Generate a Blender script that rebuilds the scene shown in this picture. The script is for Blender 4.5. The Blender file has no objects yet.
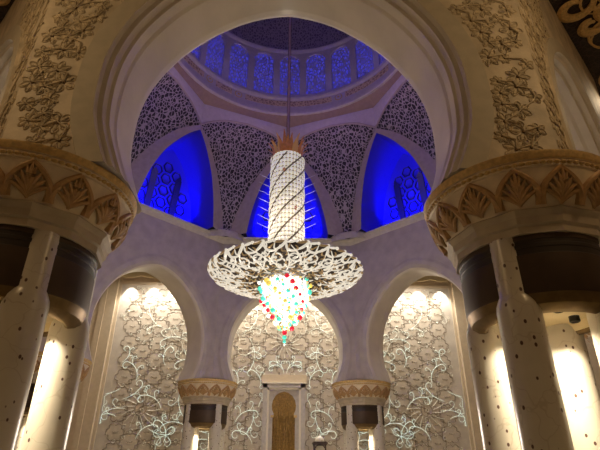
import bpy, math, random
from mathutils import Vector, Matrix
PI = math.pi
R = math.radians
random.seed(7)
S = bpy.context.scene
COL = S.collection

# ------------------------------------------------------------------ camera
cam_d = bpy.data.cameras.new('camera')
cam = bpy.data.objects.new('camera', cam_d)
COL.objects.link(cam)
cam_d.sensor_fit = 'HORIZONTAL'
cam_d.sensor_width = 36.0
cam_d.lens = 36.0 * 487.4 / 600.0
cam_d.clip_end = 500
pi_, ya_, ro_ = R(27.114), R(1.417), R(0.237)
F = Vector((math.sin(ya_) * math.cos(pi_), math.cos(ya_) * math.cos(pi_), math.sin(pi_)))
R0 = Vector((math.cos(ya_), -math.sin(ya_), 0))
U0 = R0.cross(F)
R2 = R0 * math.cos(ro_) + U0 * math.sin(ro_)
U2 = -R0 * math.sin(ro_) + U0 * math.cos(ro_)
cam.matrix_world = Matrix(((R2.x, U2.x, -F.x, 0.178), (R2.y, U2.y, -F.y, -27.927), (R2.z, U2.z, -F.z, 1.6), (0, 0, 0, 1)))
S.camera = cam

# ------------------------------------------------------------------ world, exposure
w = bpy.data.worlds.new('night')
S.world = w
w.use_nodes = True
w.node_tree.nodes['Background'].inputs[0].default_value = (0.02, 0.015, 0.03, 1)
w.node_tree.nodes['Background'].inputs[1].default_value = 0.3
S.view_settings.view_transform = 'Standard'
S.view_settings.look = 'None'
S.view_settings.gamma = 1
S.view_settings.use_curve_mapping = False
S.view_settings.exposure = 0.0


def lamp(kind, name, loc, energy, color, size=0.3, rot=None, target=None, spot=None, blend=0.5, sy=None):
    d = bpy.data.lights.new(name, kind)
    d.energy = energy
    d.color = color
    if kind == 'AREA':
        d.size = size
        if sy:
            d.shape = 'RECTANGLE'
            d.size_y = sy
    else:
        d.shadow_soft_size = size
    if kind == 'SPOT':
        d.spot_size = R(spot)
        d.spot_blend = blend
    o = bpy.data.objects.new(name, d)
    COL.objects.link(o)
    o.location = loc
    if target is not None:
        o.rotation_euler = (Vector(target) - Vector(loc)).to_track_quat('-Z', 'Y').to_euler()
    return o


WARM = (1.0, 0.74, 0.42)
VIOLET = (0.86, 0.56, 0.80)
# added violet fill points in mid-air below the drum, tinting the dome room
for k in range(8):
    a = R(22.5 + 45 * k)
    lamp('POINT', 'violet_fill', (8.2 * math.cos(a), 8.2 * math.sin(a), 30.0), 68, VIOLET, 0.6)
for k in range(12):
    a = R(30 * k + 7)
    lamp('POINT', 'drum_blue_fill', (8.9 * math.cos(a), 8.9 * math.sin(a), 37.2), 9, (0.16, 0.16, 1.0), 0.3)  # added blue fill points that tint the drum screens, no fixtures
# blue floodlights in the eight window recesses
for k in range(8):
    a = R(45 * k)
    n = Vector((math.cos(a), math.sin(a), 0))
    t = Vector((-math.sin(a), math.cos(a), 0))
    for u in (-2.2, 2.2):
        lamp('SPOT', 'blue_flood', n * 15.0 + t * u + Vector((0, 0, 22.5)), 820, (0.004, 0.004, 1.0), 0.2, target=n * 17.4 + t * u * 0.5 + Vector((0, 0, 25.5)), spot=120, blend=0.6)
# the light of the chandelier
lamp('POINT', 'chandelier_glow', (0, 0, 4.6), 2000, (1.0, 0.83, 0.68), 0.9)
for k in range(6):
    a = R(60 * k + 30)
    lamp('POINT', 'chandelier_glow', (2.9 * math.cos(a), 2.9 * math.sin(a), 15.6), 130, (1.0, 0.86, 0.74), 0.5)
# wall washers along the top of the prayer wall
for i in range(15):
    x = -17.2 + i * 2.457
    lamp('SPOT', 'wall_washer', (x, 23.2, 20.6), 1350, (1.0, 0.96, 0.86), 0.12, target=(x, 24.4, 16.5), spot=76, blend=0.7)
# added warm fill lights without fixtures, behind the far arches and around the camera
for x in (-14, -5, 5, 14):
    lamp('AREA', 'aisle_ceiling_fill', (x, 20.6, 20.6), 680, (1.0, 0.90, 0.75), 2.0, target=(x, 21.6, 0))
for x, y in ((-19, 5), (19, 5), (-19, -8), (19, -8)):
    lamp('AREA', 'aisle_ceiling_fill', (x, y, 20.6), 110, (1.0, 0.78, 0.5), 2.0, target=(x, y, 0))
for x in (-7, 7):
    lamp('POINT', 'aisle_fill', (x * 1.5, -22.8, 14.5), 660, (1.0, 0.66, 0.32), 1.0)  # added fill that brightens the near arch, no lamp hangs here


# ------------------------------------------------------------------ materials
def mat(name, col=(0.8, 0.8, 0.8), rough=0.5, metal=0.0, emit=None, estr=0.0, noise=0.0, nscale=3.0, bump=0.0, bscale=20.0, spec=0.5):
    m = bpy.data.materials.new(name)
    m.use_nodes = True
    nt = m.node_tree
    b = nt.nodes['Principled BSDF']
    b.inputs['Base Color'].default_value = (*col, 1)
    b.inputs['Roughness'].default_value = rough
    b.inputs['Metallic'].default_value = metal
    b.inputs['Specular IOR Level'].default_value = spec
    if emit:
        b.inputs['Emission Color'].default_value = (*emit, 1)
        b.inputs['Emission Strength'].default_value = estr
    tc = nt.nodes.new('ShaderNodeTexCoord')
    if noise:
        n = nt.nodes.new('ShaderNodeTexNoise')
        n.inputs['Scale'].default_value = nscale
        n.inputs['Detail'].default_value = 6
        nt.links.new(tc.outputs['Object'], n.inputs['Vector'])
        r = nt.nodes.new('ShaderNodeValToRGB')
        r.color_ramp.elements[0].position = 0.35
        r.color_ramp.elements[1].position = 0.65
        r.color_ramp.elements[0].color = (*[c * (1 - noise) for c in col], 1)
        r.color_ramp.elements[1].color = (*[min(1, c * (1 + noise * 0.5)) for c in col], 1)
        nt.links.new(n.outputs['Fac'], r.inputs['Fac'])
        nt.links.new(r.outputs['Color'], b.inputs['Base Color'])
    if bump:
        n2 = nt.nodes.new('ShaderNodeTexNoise')
        n2.inputs['Scale'].default_value = bscale
        n2.inputs['Detail'].default_value = 4
        nt.links.new(tc.outputs['Object'], n2.inputs['Vector'])
        bp = nt.nodes.new('ShaderNodeBump')
        bp.inputs['Strength'].default_value = bump
        bp.inputs['Distance'].default_value = 0.03
        nt.links.new(n2.outputs['Fac'], bp.inputs['Height'])
        nt.links.new(bp.outputs['Normal'], b.inputs['Normal'])
    return m


def lattice_mat(name, bar, hole, scale, width=0.09, emit=None, estr=0.0, squash=(1, 1, 0.62), distort=0.25, rough=0.6):
    """a pierced screen of tangled stems: cells of a warped voronoi are the openings"""
    m = bpy.data.materials.new(name)
    m.use_nodes = True
    nt = m.node_tree
    L = nt.links.new
    b = nt.nodes['Principled BSDF']
    b.inputs['Roughness'].default_value = rough
    tc = nt.nodes.new('ShaderNodeTexCoord')
    mp = nt.nodes.new('ShaderNodeMapping')
    mp.inputs['Scale'].default_value = squash
    L(tc.outputs['Object'], mp.inputs['Vector'])
    nz = nt.nodes.new('ShaderNodeTexNoise')
    nz.inputs['Scale'].default_value = scale * 0.6
    nz.inputs['Detail'].default_value = 1
    L(mp.outputs['Vector'], nz.inputs['Vector'])
    sc = nt.nodes.new('ShaderNodeVectorMath')
    sc.operation = 'SCALE'
    sc.inputs['Scale'].default_value = distort
    L(nz.outputs['Color'], sc.inputs[0])
    ad = nt.nodes.new('ShaderNodeVectorMath')
    ad.operation = 'ADD'
    L(mp.outputs['Vector'], ad.inputs[0])
    L(sc.outputs[0], ad.inputs[1])
    v = nt.nodes.new('ShaderNodeTexVoronoi')
    v.feature = 'DISTANCE_TO_EDGE'
    v.inputs['Scale'].default_value = scale
    L(ad.outputs[0], v.inputs['Vector'])
    r = nt.nodes.new('ShaderNodeMapRange')
    r.interpolation_type = 'SMOOTHSTEP'
    r.inputs['From Min'].default_value = width
    r.inputs['From Max'].default_value = width + 0.05
    L(v.outputs['Distance'], r.inputs['Value'])
    mx = nt.nodes.new('ShaderNodeMix')
    mx.data_type = 'RGBA'
    mx.inputs[6].default_value = (*bar, 1)
    mx.inputs[7].default_value = (*hole, 1)
    L(r.outputs[0], mx.inputs[0])
    L(mx.outputs[2], b.inputs['Base Color'])
    if emit:
        b.inputs['Emission Color'].default_value = (*emit, 1)
        ml = nt.nodes.new('ShaderNodeMath')
        ml.operation = 'MULTIPLY'
        ml.inputs[1].default_value = estr
        L(r.outputs[0], ml.inputs[0])
        L(ml.outputs[0], b.inputs['Emission Strength'])
    bp = nt.nodes.new('ShaderNodeBump')
    bp.invert = True
    bp.inputs['Distance'].default_value = 0.08
    bp.inputs['Strength'].default_value = 0.6
    L(r.outputs[0], bp.inputs['Height'])
    L(bp.outputs['Normal'], b.inputs['Normal'])
    return m


def inlay_mat(name, base, spot, line):
    """white marble with small inlaid dark petals and thin winding stems"""
    m = mat(name, base, 0.28, noise=0.05, nscale=1.5)
    nt = m.node_tree
    L = nt.links.new
    b = nt.nodes['Principled BSDF']
    base_out = b.inputs['Base Color'].links[0].from_socket
    tc = nt.nodes.new('ShaderNodeTexCoord')
    v = nt.nodes.new('ShaderNodeTexVoronoi')
    v.inputs['Scale'].default_value = 4.4
    mp = nt.nodes.new('ShaderNodeMapping')
    mp.inputs['Scale'].default_value = (1, 1, 0.7)
    L(tc.outputs['Object'], mp.inputs['Vector'])
    L(mp.outputs['Vector'], v.inputs['Vector'])
    r = nt.nodes.new('ShaderNodeMapRange')
    r.inputs['From Min'].default_value = 0.165
    r.inputs['From Max'].default_value = 0.13
    L(v.outputs['Distance'], r.inputs['Value'])
    wv = nt.nodes.new('ShaderNodeTexVoronoi')
    wv.feature = 'DISTANCE_TO_EDGE'
    wv.inputs['Scale'].default_value = 1.1
    nz = nt.nodes.new('ShaderNodeTexNoise')
    nz.inputs['Scale'].default_value = 1.6
    L(tc.outputs['Object'], nz.inputs['Vector'])
    ad = nt.nodes.new('ShaderNodeVectorMath')
    ad.operation = 'ADD'
    L(tc.outputs['Object'], ad.inputs[0])
    L(nz.outputs['Color'], ad.inputs[1])
    L(ad.outputs[0], wv.inputs['Vector'])
    r2 = nt.nodes.new('ShaderNodeMapRange')
    r2.inputs['From Min'].default_value = 0.016
    r2.inputs['From Max'].default_value = 0.008
    r2.inputs['To Max'].default_value = 0.45
    L(wv.outputs['Distance'], r2.inputs['Value'])
    m1 = nt.nodes.new('ShaderNodeMix')
    m1.data_type = 'RGBA'
    m1.inputs[7].default_value = (*line, 1)
    L(base_out, m1.inputs[6])
    L(r2.outputs[0], m1.inputs[0])
    m2 = nt.nodes.new('ShaderNodeMix')
    m2.data_type = 'RGBA'
    m2.inputs[7].default_value = (*spot, 1)
    L(m1.outputs[2], m2.inputs[6])
    L(r.outputs[0], m2.inputs[0])
    L(m2.outputs[2], b.inputs['Base Color'])
    return m


M = {}
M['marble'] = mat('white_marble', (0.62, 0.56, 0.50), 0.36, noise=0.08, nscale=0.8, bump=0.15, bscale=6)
M['margin'] = mat('smooth_margin', (0.46, 0.41, 0.33), 0.6, noise=0.08)
M['panel'] = mat('carved_marble', (0.55, 0.47, 0.36), 0.6, noise=0.25, nscale=1.3, bump=0.5, bscale=4)
M['relief'] = mat('carved_flowers', (0.50, 0.41, 0.28), 0.6, noise=0.35, nscale=5)
M['relief_dark'] = mat('flower_hearts', (0.16, 0.10, 0.05), 0.6)
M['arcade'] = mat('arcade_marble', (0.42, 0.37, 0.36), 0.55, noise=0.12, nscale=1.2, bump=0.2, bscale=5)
M['cornice'] = mat('cornice_marble', (0.55, 0.50, 0.46), 0.5, noise=0.1)
M['soffit_brown'] = mat('brown_plaster', (0.36, 0.25, 0.20), 0.7, noise=0.1)
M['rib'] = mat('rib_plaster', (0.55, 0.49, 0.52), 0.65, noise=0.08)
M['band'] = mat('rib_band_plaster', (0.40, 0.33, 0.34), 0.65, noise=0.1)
M['lattice'] = lattice_mat('pierced_screen', (0.37, 0.31, 0.37), (0.015, 0.010, 0.025), 3.7, 0.085)
M['recess'] = mat('recess_blue_glow_tint', (0.05, 0.04, 0.60), 0.8)  # blue floodlight glow put into the base colour of the plaster
M['slot'] = mat('dark_slot_glass', (0.03, 0.03, 0.08), 0.3)
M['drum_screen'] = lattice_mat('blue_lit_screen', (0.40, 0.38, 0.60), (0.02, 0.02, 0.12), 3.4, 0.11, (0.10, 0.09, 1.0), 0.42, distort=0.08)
M['dome'] = lattice_mat('dome_tracery', (0.34, 0.29, 0.36), (0.15, 0.12, 0.19), 4.2, 0.13)
M['gold_text'] = lattice_mat('gilt_lettering', (0.66, 0.50, 0.32), (0.36, 0.24, 0.16), 3.2, 0.12, squash=(1, 1, 1))
M['gold_rim'] = mat('gilt_rim', (0.60, 0.40, 0.16), 0.5, 0.05, noise=0.25, nscale=9)
M['capital'] = mat('capital_cream', (0.70, 0.58, 0.42), 0.5, noise=0.12)
M['neck'] = mat('neck_marble', (0.45, 0.37, 0.27), 0.6, noise=0.1)
M['frond'] = mat('gilt_frond', (0.45, 0.27, 0.12), 0.45, 0.1, noise=0.2, nscale=7)
M['bronze'] = mat('dark_bronze', (0.060, 0.034, 0.020), 0.55, 0.3, noise=0.15, nscale=2)
M['bronze_dark'] = mat('black_bronze', (0.03, 0.02, 0.015), 0.5, 0.3)
M['bronze_light'] = mat('polished_bronze', (0.20, 0.13, 0.055), 0.45, 0.7, noise=0.2, nscale=4)
M['inlay'] = inlay_mat('inlaid_marble', (0.58, 0.53, 0.45), (0.09, 0.04, 0.03), (0.40, 0.33, 0.25))
M['cream'] = mat('cream_plaster', (0.62, 0.50, 0.30), 0.5)
M['black'] = mat('black_metal', (0.015, 0.012, 0.01), 0.35, 0.5)
M['lens'] = mat('lamp_lens', (1, 1, 1), 0.2, emit=(1, 0.85, 0.6), estr=6)
M['qwall'] = mat('prayer_wall_stone', (0.56, 0.49, 0.41), 0.55, noise=0.10, nscale=1.0, bump=0.1)
M['qline'] = mat('medallion_line', (0.29, 0.23, 0.17), 0.5, 0.3)
M['qdisc'] = mat('medallion_stone', (0.54, 0.46, 0.37), 0.5, noise=0.08)
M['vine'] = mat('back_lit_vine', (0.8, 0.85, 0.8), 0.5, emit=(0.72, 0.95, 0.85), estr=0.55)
M['vine_dim'] = mat('pale_vine', (0.80, 0.78, 0.68), 0.45)
M['plain'] = mat('beige_plaster', (0.56, 0.45, 0.32), 0.6, noise=0.06)
M['gold'] = mat('gold_mosaic', (0.26, 0.15, 0.04), 0.38, 0.6, noise=0.3, nscale=6, bump=0.5, bscale=14)
M['lilac'] = mat('pale_grey_marble', (0.50, 0.45, 0.42), 0.45, noise=0.12)
M['wood'] = mat('dark_wood', (0.05, 0.022, 0.012), 0.4, noise=0.2)
M['ivory'] = mat('ivory', (0.75, 0.68, 0.58), 0.4)
M['floor'] = mat('pale_carpet', (0.30, 0.28, 0.20), 0.9, noise=0.1)
M['ceil'] = lattice_mat('dark_tracery_ceiling', (0.05, 0.03, 0.025), (0.02, 0.012, 0.01), 3.5, 0.05, squash=(1, 1, 1))
M['crystal'] = mat('lit_crystal', (0.24, 0.215, 0.17), 0.25, emit=(1.0, 0.91, 0.76), estr=0.64)
M['crystal_gold'] = mat('gilt_crystal', (0.30, 0.20, 0.09), 0.3, 0.5, emit=(1.0, 0.66, 0.3), estr=0.13)
M['crystal_rope'] = mat('crystal_beads', (0.8, 0.76, 0.62), 0.3, emit=(1.0, 0.93, 0.70), estr=0.46)
M['bead_gap_shade'] = mat('bead_gap_shade', (0.30, 0.26, 0.18), 0.4, emit=(1.0, 0.85, 0.6), estr=0.12)  # shade between the beads put into a darker, dimmer colour
M['crystal_hot'] = mat('glowing_crystal', (1, 1, 1), 0.2, emit=(1.0, 0.97, 0.9), estr=2.2)
M['dish'] = mat('dark_gilt_basket', (0.03, 0.015, 0.009), 0.6, 0.2)
M['spiral'] = mat('gilt_spiral_wire', (0.16, 0.12, 0.08), 0.4, 0.6)
M['crown'] = mat('red_gold_leaf', (0.34, 0.11, 0.04), 0.35, 0.5, emit=(1.0, 0.38, 0.1), estr=0.10, noise=0.3, nscale=5)
M['crown_gold'] = mat('gold_leaf', (0.50, 0.26, 0.08), 0.3, 0.5, emit=(1.0, 0.55, 0.2), estr=0.10)
M['rod'] = mat('rod_sleeve', (0.55, 0.40, 0.32), 0.5, 0.3)
M['spray'] = mat('glass_spray', (0.7, 0.7, 0.8), 0.2, emit=(0.6, 0.55, 0.9), estr=0.05)
GL = {'red': (0.8, 0.02, 0.05), 'teal': (0.1, 0.85, 0.62), 'yellow': (0.95, 0.72, 0.15), 'orange': (0.95, 0.42, 0.12), 'white': (1, 0.97, 0.9)}
for k_, c_ in GL.items():
    M['g_' + k_] = mat(k_ + '_glass', c_, 0.15, emit=c_, estr=1.6 if k_ == 'white' else 0.65)


# ------------------------------------------------------------------ mesh helpers
class MB:
    def __init__(s):
        s.v, s.f, s.m = [], [], []
        s.mats = []

    def mi(s, m):
        if m not in s.mats:
            s.mats.append(m)
        return s.mats.index(m)

    def add(s, vs, fs, m):
        k = len(s.v)
        i = s.mi(m)
        s.v += [tuple(p) for p in vs]
        for f in fs:
            s.f.append([k + j for j in f])
            s.m.append(i)

    def grid(s, rows, m, closed=False, flip=False):
        nr, nc = len(rows), len(rows[0])
        vs = [p for r in rows for p in r]
        fs = []
        for i in range(nr - 1):
            for j in range(nc if closed else nc - 1):
                q = [i * nc + j, i * nc + (j + 1) % nc, (i + 1) * nc + (j + 1) % nc, (i + 1) * nc + j]
                fs.append(q[::-1] if flip else q)
        s.add(vs, fs, m)

    def box(s, lo, hi, m, T=None):
        (a, b, c), (d, e, f) = lo, hi
        vs = [(a, b, c), (d, b, c), (d, e, c), (a, e, c), (a, b, f), (d, b, f), (d, e, f), (a, e, f)]
        if T:
            vs = [T(*p) for p in vs]
        s.add(vs, [(0, 3, 2, 1), (4, 5, 6, 7), (0, 1, 5, 4), (1, 2, 6, 5), (2, 3, 7, 6), (3, 0, 4, 7)], m)

    def lathe(s, prof, m, n=48, c=(0, 0), a0=0, a1=2 * PI, flip=False):
        full = abs(a1 - a0 - 2 * PI) < 1e-6
        N = n if full else n + 1
        rows = [[(c[0] + r * math.cos(a0 + (a1 - a0) * j / n), c[1] + r * math.sin(a0 + (a1 - a0) * j / n), z) for j in range(N)] for r, z in prof]
        s.grid(rows, m, closed=full, flip=flip)

    def tube(s, pts, rad, m, n=6, flat=1.0, up=None, cap=True):
        pts = [Vector(p) for p in pts]
        N = len(pts)
        rad = rad if isinstance(rad, (list, tuple)) else [rad] * N
        rows = []
        ref = Vector(up) if up is not None else None
        for i, p in enumerate(pts):
            t = (pts[min(i + 1, N - 1)] - pts[max(i - 1, 0)])
            if t.length < 1e-9:
                t = Vector((0, 0, 1))
            t.normalize()
            rf = ref if ref is not None else (Vector((0, 0, 1)) if abs(t.z) < 0.9 else Vector((1, 0, 0)))
            a = t.cross(rf)
            if a.length < 1e-6:
                a = t.orthogonal()
            a.normalize()
            b = t.cross(a).normalized()
            rows.append([p + a * math.cos(2 * PI * j / n) * rad[i] + b * math.sin(2 * PI * j / n) * rad[i] * flat for j in range(n)])
        s.grid(rows, m, closed=True)
        if cap:
            k = len(s.v)
            i = s.mi(m)
            s.f.append([k - n + j for j in range(n)])
            s.m.append(i)
            k0 = k - n * N
            s.f.append([k0 + n - 1 - j for j in range(n)])
            s.m.append(i)

    def ball(s, c, r, m, n=10, k=6, sz=1.0):
        rows = []
        for i in range(k + 1):
            a = PI * i / k
            rr = max(1e-4, r * math.sin(a))
            rows.append([(c[0] + rr * math.cos(2 * PI * j / n), c[1] + rr * math.sin(2 * PI * j / n), c[2] + r * sz * math.cos(a)) for j in range(n)])
        s.grid(rows, m, closed=True, flip=True)

    def build(s, name, parent=None, smooth=True, ang=35):
        me = bpy.data.meshes.new(name)
        me.from_pydata(s.v, [], s.f)
        for m in s.mats:
            me.materials.append(M[m])
        me.polygons.foreach_set('material_index', s.m)
        me.update()
        o = bpy.data.objects.new(name, me)
        COL.objects.link(o)
        if smooth:
            me.polygons.foreach_set('use_smooth', [True] * len(s.f))
            me.set_sharp_from_angle(angle=R(ang))
        if parent:
            o.parent = parent
        return o


def tag(o, label=None, cat=None, group=None, kind=None):
    if label:
        o['label'] = label
    if cat:
        o['category'] = cat
    if group:
        o['group'] = group
    if kind:
        o['kind'] = kind
    return o


def empty(name, loc=(0, 0, 0), rz=0):
    o = bpy.data.objects.new(name, None)
    COL.objects.link(o)
    o.location = loc
    o.rotation_euler = (0, 0, rz)
    return o


def copy_tree(o, parent=None):
    c = o.copy()
    COL.objects.link(c)
    c.parent = parent
    for ch in [x for x in list(bpy.data.objects) if x.parent == o]:
        copy_tree(ch, c)
    return c


def loc(deg):
    """frame of one side of the octagon: (along, outwards, up) -> world"""
    a = R(deg)
    n = (math.cos(a), math.sin(a))
    t = (-math.sin(a), math.cos(a))
    return lambda u, ap, z: (n[0] * ap + t[0] * u, n[1] * ap + t[1] * u, z)


def interp(pts, x):
    """smooth interpolation through points sorted by first value"""
    n = len(pts)
    if x <= pts[0][0]:
        return pts[0][1]
    if x >= pts[-1][0]:
        return pts[-1][1]
    for i in range(n - 1):
        if pts[i][0] <= x <= pts[i + 1][0]:
            break
    (x0, y0), (x1, y1) = pts[i], pts[i + 1]

    def sl(j):
        if j == 0:
            return (pts[1][1] - pts[0][1]) / (pts[1][0] - pts[0][0])
        if j == n - 1:
            return (pts[-1][1] - pts[-2][1]) / (pts[-1][0] - pts[-2][0])
        return (pts[j + 1][1] - pts[j - 1][1]) / (pts[j + 1][0] - pts[j - 1][0])
    h = x1 - x0
    t = (x - x0) / h
    return (2 * t**3 - 3 * t**2 + 1) * y0 + (t**3 - 2 * t**2 + t) * h * sl(i) + (-2 * t**3 + 3 * t**2) * y1 + (t**3 - t**2) * h * sl(i + 1)


T8 = math.tan(PI / 8)
ZN = 21.88      # cornice level
RN = 15.585     # corner radius of the cornice
RP = 17.3       # radius of the ring of column clusters
ZC = 8.6        # top of the capitals

# ------------------------------------------------------------------ the setting
b = MB(); b.box((-40, -40, -0.2), (40, 26, 0), 'floor')
tag(b.build('floor', smooth=False), kind='structure')

# horseshoe arch outline (half width, height)
HP = [(4.2, 8.6), (4.55, 9.5), (4.78, 10.2), (4.86, 11.1), (4.82, 12.2), (4.62, 13.1), (4.3, 13.9), (3.75, 14.8), (3.2, 15.45), (2.4, 16.15), (1.55, 16.7), (0.7, 17.02), (0, 17.15)]
acc = [0]
for i in range(1, len(HP)):
    acc.append(acc[-1] + math.hypot(HP[i][0] - HP[i - 1][0], HP[i][1] - HP[i - 1][1]))
hx = [(a, p[0]) for a, p in zip(acc, HP)]
hz = [(a, p[1]) for a, p in zip(acc, HP)]
NH = 26
half = [(interp(hx, acc[-1] * i / NH), interp(hz, acc[-1] * i / NH)) for i in range(NH + 1)]
arch = half + [(-x, z) for x, z in half[::-1][1:]]


def offs(line, d):
    out = []
    n = len(line)
    for i, p in enumerate(line):
        a = line[max(0, i - 1)]
        c = line[min(n - 1, i + 1)]
        tx, tz = c[0] - a[0], c[1] - a[1]
        l = math.hypot(tx, tz)
        ox, oz = tz / l, -tx / l
        if i in (0, n - 1):
            s_ = 1 if ox > 0 else -1
            out.append((p[0] + s_ * d, p[1]))
        else:
            out.append((p[0] + ox * d, p[1] + oz * d))
    return out


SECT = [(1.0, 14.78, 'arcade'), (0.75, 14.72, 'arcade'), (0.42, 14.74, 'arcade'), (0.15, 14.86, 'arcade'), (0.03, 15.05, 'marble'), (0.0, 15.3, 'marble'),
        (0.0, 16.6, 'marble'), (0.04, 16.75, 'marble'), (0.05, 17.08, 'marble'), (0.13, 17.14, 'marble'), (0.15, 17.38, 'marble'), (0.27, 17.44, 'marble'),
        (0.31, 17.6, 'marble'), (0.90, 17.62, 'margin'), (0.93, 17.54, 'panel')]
FACES = {-90: 'near', -45: 'near_right', 0: 'right', 45: 'far_right', 90: 'far', 135: 'far_left', 180: 'left', 225: 'near_left'}


def wall_fill(b, T, ring, ap, m, flip):
    """fills the wall plane between an arch line and the outline of the side"""
    wdt = ap * T8
    top = ZN
    c = (0, 12.0)
    rows = [[], []]
    for i, (x, z) in enumerate(ring):
        if i == 0 or i == len(ring) - 1:
            q = (math.copysign(wdt, x), ZC)
        else:
            dx, dz = x - c[0], z - c[1]
            ts = []
            if abs(dx) > 1e-6:
                ts.append(wdt / abs(dx))
            if dz > 1e-6:
                ts.append((top - c[1]) / dz)
            if dz < -1e-6:
                ts.append((ZC - c[1]) / dz)
            k = min(ts)
            q = (c[0] + dx * k, c[1] + dz * k)
        rows[0].append((x, z))
        rows[1].append(q)
    # snap the outline point nearest each top corner onto it
    for sx in (1, -1):
        j = min(range(len(ring)), key=lambda i: (rows[1][i][0] - sx * wdt)**2 + (rows[1][i][1] - top)**2)
        rows[1][j] = (sx * wdt, top)
    b.grid([[T(x, ap, z) for x, z in r] for r in rows], m, flip=flip)


def flower(b, T, u, z, ap, r, rot, m='relief'):
    """a shallow carved bloom: outlined pointed petals round a small heart"""
    upv = Vector(T(0, 1, 0)) - Vector(T(0, 0, 0))
    k = 5 + int(r * 40) % 3
    for i in range(k):
        a = rot + 2 * PI * i / k
        for sg in (1, -1):
            pts = []
            for q in range(7):
                s_ = q / 6
                aa = a + sg * (0.75 * PI / k) * math.sin(PI * s_)
                rr = r * (0.22 + 0.78 * s_)
                pts.append(T(u + math.cos(aa) * rr, ap + 0.012, z + math.sin(aa) * rr))
            b.tube(pts, 0.022, m, 4, flat=0.8, up=upv)
        pts = [T(u + math.cos(a) * r * s_, ap + 0.02, z + math.sin(a) * r * s_) for s_ in (0.2, 0.4, 0.6, 0.8)]
        b.tube(pts, [0.02, r * 0.13, r * 0.12, 0.015], m, 6, flat=0.3, up=upv)
    b.ball(T(u, ap + 0.01, z), r * 0.15, 'relief_dark', 6, 4)


for deg, nm in FACES.items():
    T = loc(deg)
    b = MB()
    lines = [(offs(arch, e), ap, m) for e, ap, m in SECT]
    for (l0, a0, m0), (l1, a1, m1) in zip(lines, lines[1:]):
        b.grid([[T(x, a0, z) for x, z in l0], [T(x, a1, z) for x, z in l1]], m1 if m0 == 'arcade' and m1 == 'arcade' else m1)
    for e_ in (0, -1):
        bot = [T(l[e_][0], a_, ZC) for l, a_, m_ in lines]
        sx = 1 if lines[0][0][e_][0] > 0 else -1
        bot += [T(sx * 17.54 * T8, 17.54, ZC), T(sx * 14.78 * T8, 14.78, ZC)]
        b.add(bot, [list(range(len(bot)))], 'arcade')
    wall_fill(b, T, lines[0][0], 14.78, 'arcade', False)
    wall_fill(b, T, lines[-1][0], 17.54, 'panel', True)
    b.grid([[T(-14.78 * T8, 14.78, ZN), T(14.78 * T8, 14.78, ZN)], [T(-17.54 * T8, 17.54, ZN), T(17.54 * T8, 17.54, ZN)]], 'arcade')
    wo = tag(b.build('wall_' + nm, ang=50), kind='structure')
    # carved flower sprays on the outer face of the sides that turn to the aisle
    if deg in (-90, -45, 225):
        rnd = random.Random(deg + 500)
        fb = MB()
        spots = []
        for _ in range(2500):
            u = rnd.uniform(-7.1, 7.1)
            z = rnd.uniform(9.1, 21.0)
            # stay on the panel, outside the plain margin
            dmin = min(math.hypot(u - x, z - zz) for x, zz in lines[-1][0])
            d0 = min(math.hypot(u - x, z - zz) for x, zz in arch)
            inside = z < 17.15 and abs(u) < interp([(q[1], q[0]) for q in half], z)
            if inside or d0 < 1.12 or abs(u) > 7.05 or deg == -45 and u > -3 or deg == 225 and u < 3:
                continue
            if any(math.hypot(u - a, z - c) < 0.40 for a, c in spots):
                continue
            spots.append((u, z))
        for (u, z) in spots:
            flower(fb, T, u, z, 17.54, rnd.uniform(0.20, 0.38), rnd.uniform(0, 6))
        # winding stems that tie the blooms together
        for (u, z) in spots:
            o2 = sorted(spots, key=lambda q: math.hypot(q[0] - u, q[1] - z))
            for q in o2[1:3]:
                mx, mz = (u + q[0]) / 2 + 0.18, (z + q[1]) / 2 + 0.1
                fb.tube([T(u + (mx - u) * 2 * s_ if s_ < .5 else mx + (q[0] - mx) * (s_ - .5) * 2, 17.58, z + (mz - z) * 2 * s_ if s_ < .5 else mz + (q[1] - mz) * (s_ - .5) * 2) for s_ in (0, .25, .5, .75, 1)], 0.022, 'relief', 5)
        fb.build('carved_flowers', wo)

# cornice ledge round the octagon
b = MB()
prof = [(14.78, 21.3), (14.66, 21.42), (14.6, 21.6), (14.4, 21.72), (14.38, 21.88), (14.9, 21.9), (17.4, 21.9)]
rows = []
for ap, z in prof:
    rr = ap / math.cos(PI / 8)
    rows.append([(rr * math.cos(R(22.5 + 45 * k)), rr * math.sin(R(22.5 + 45 * k)), z) for k in range(8)])
b.grid(rows, 'cornice', closed=True)
# raised pads where the ribs stand
for k in range(8):
    a = 22.5 + 45 * k
    T = loc(a)
    ring = [[], [], []]
    for j in range(13):
        q = PI * j / 12
        for i, (rr, z) in enumerate(((1.9, 21.4), (1.9, 22.0), (1.75, 22.12))):
            ring[i].append(T(rr * math.cos(q), 15.6 - rr * 0.62 * math.sin(q), z))
    b.grid(ring, 'cornice', flip=True)
    b.add(ring[2], [list(range(13))], 'cornice')
tag(b.build('trim_cornice', ang=40), kind='structure')

# ------------------------------------------------------------------ crossing ribs, lattices, blue recesses
E_ = [(0, 31.7), (2.1, 31.42), (3.3, 30.95), (4.38, 30.33), (5.9, 29.6), (7.05, 28.6), (8.1, 27.4), (8.9, 26.2), (9.6, 24.9), (10.2, 23.5), (10.62, 21.9)]
I_ = [(0, 31.0), (2.5, 30.6), (4.38, 29.75), (5.4, 29.0), (6.3, 28.0), (7.15, 26.8), (7.8, 25.4), (8.3, 23.9), (8.75, 21.9)]


def apo(z):
    return 11.02 - 0.45 * (z - ZN) / 8.5


XS = 4.38
# parameter along the leg of a rib, from the cornice (0) to the crossing (1)


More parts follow.
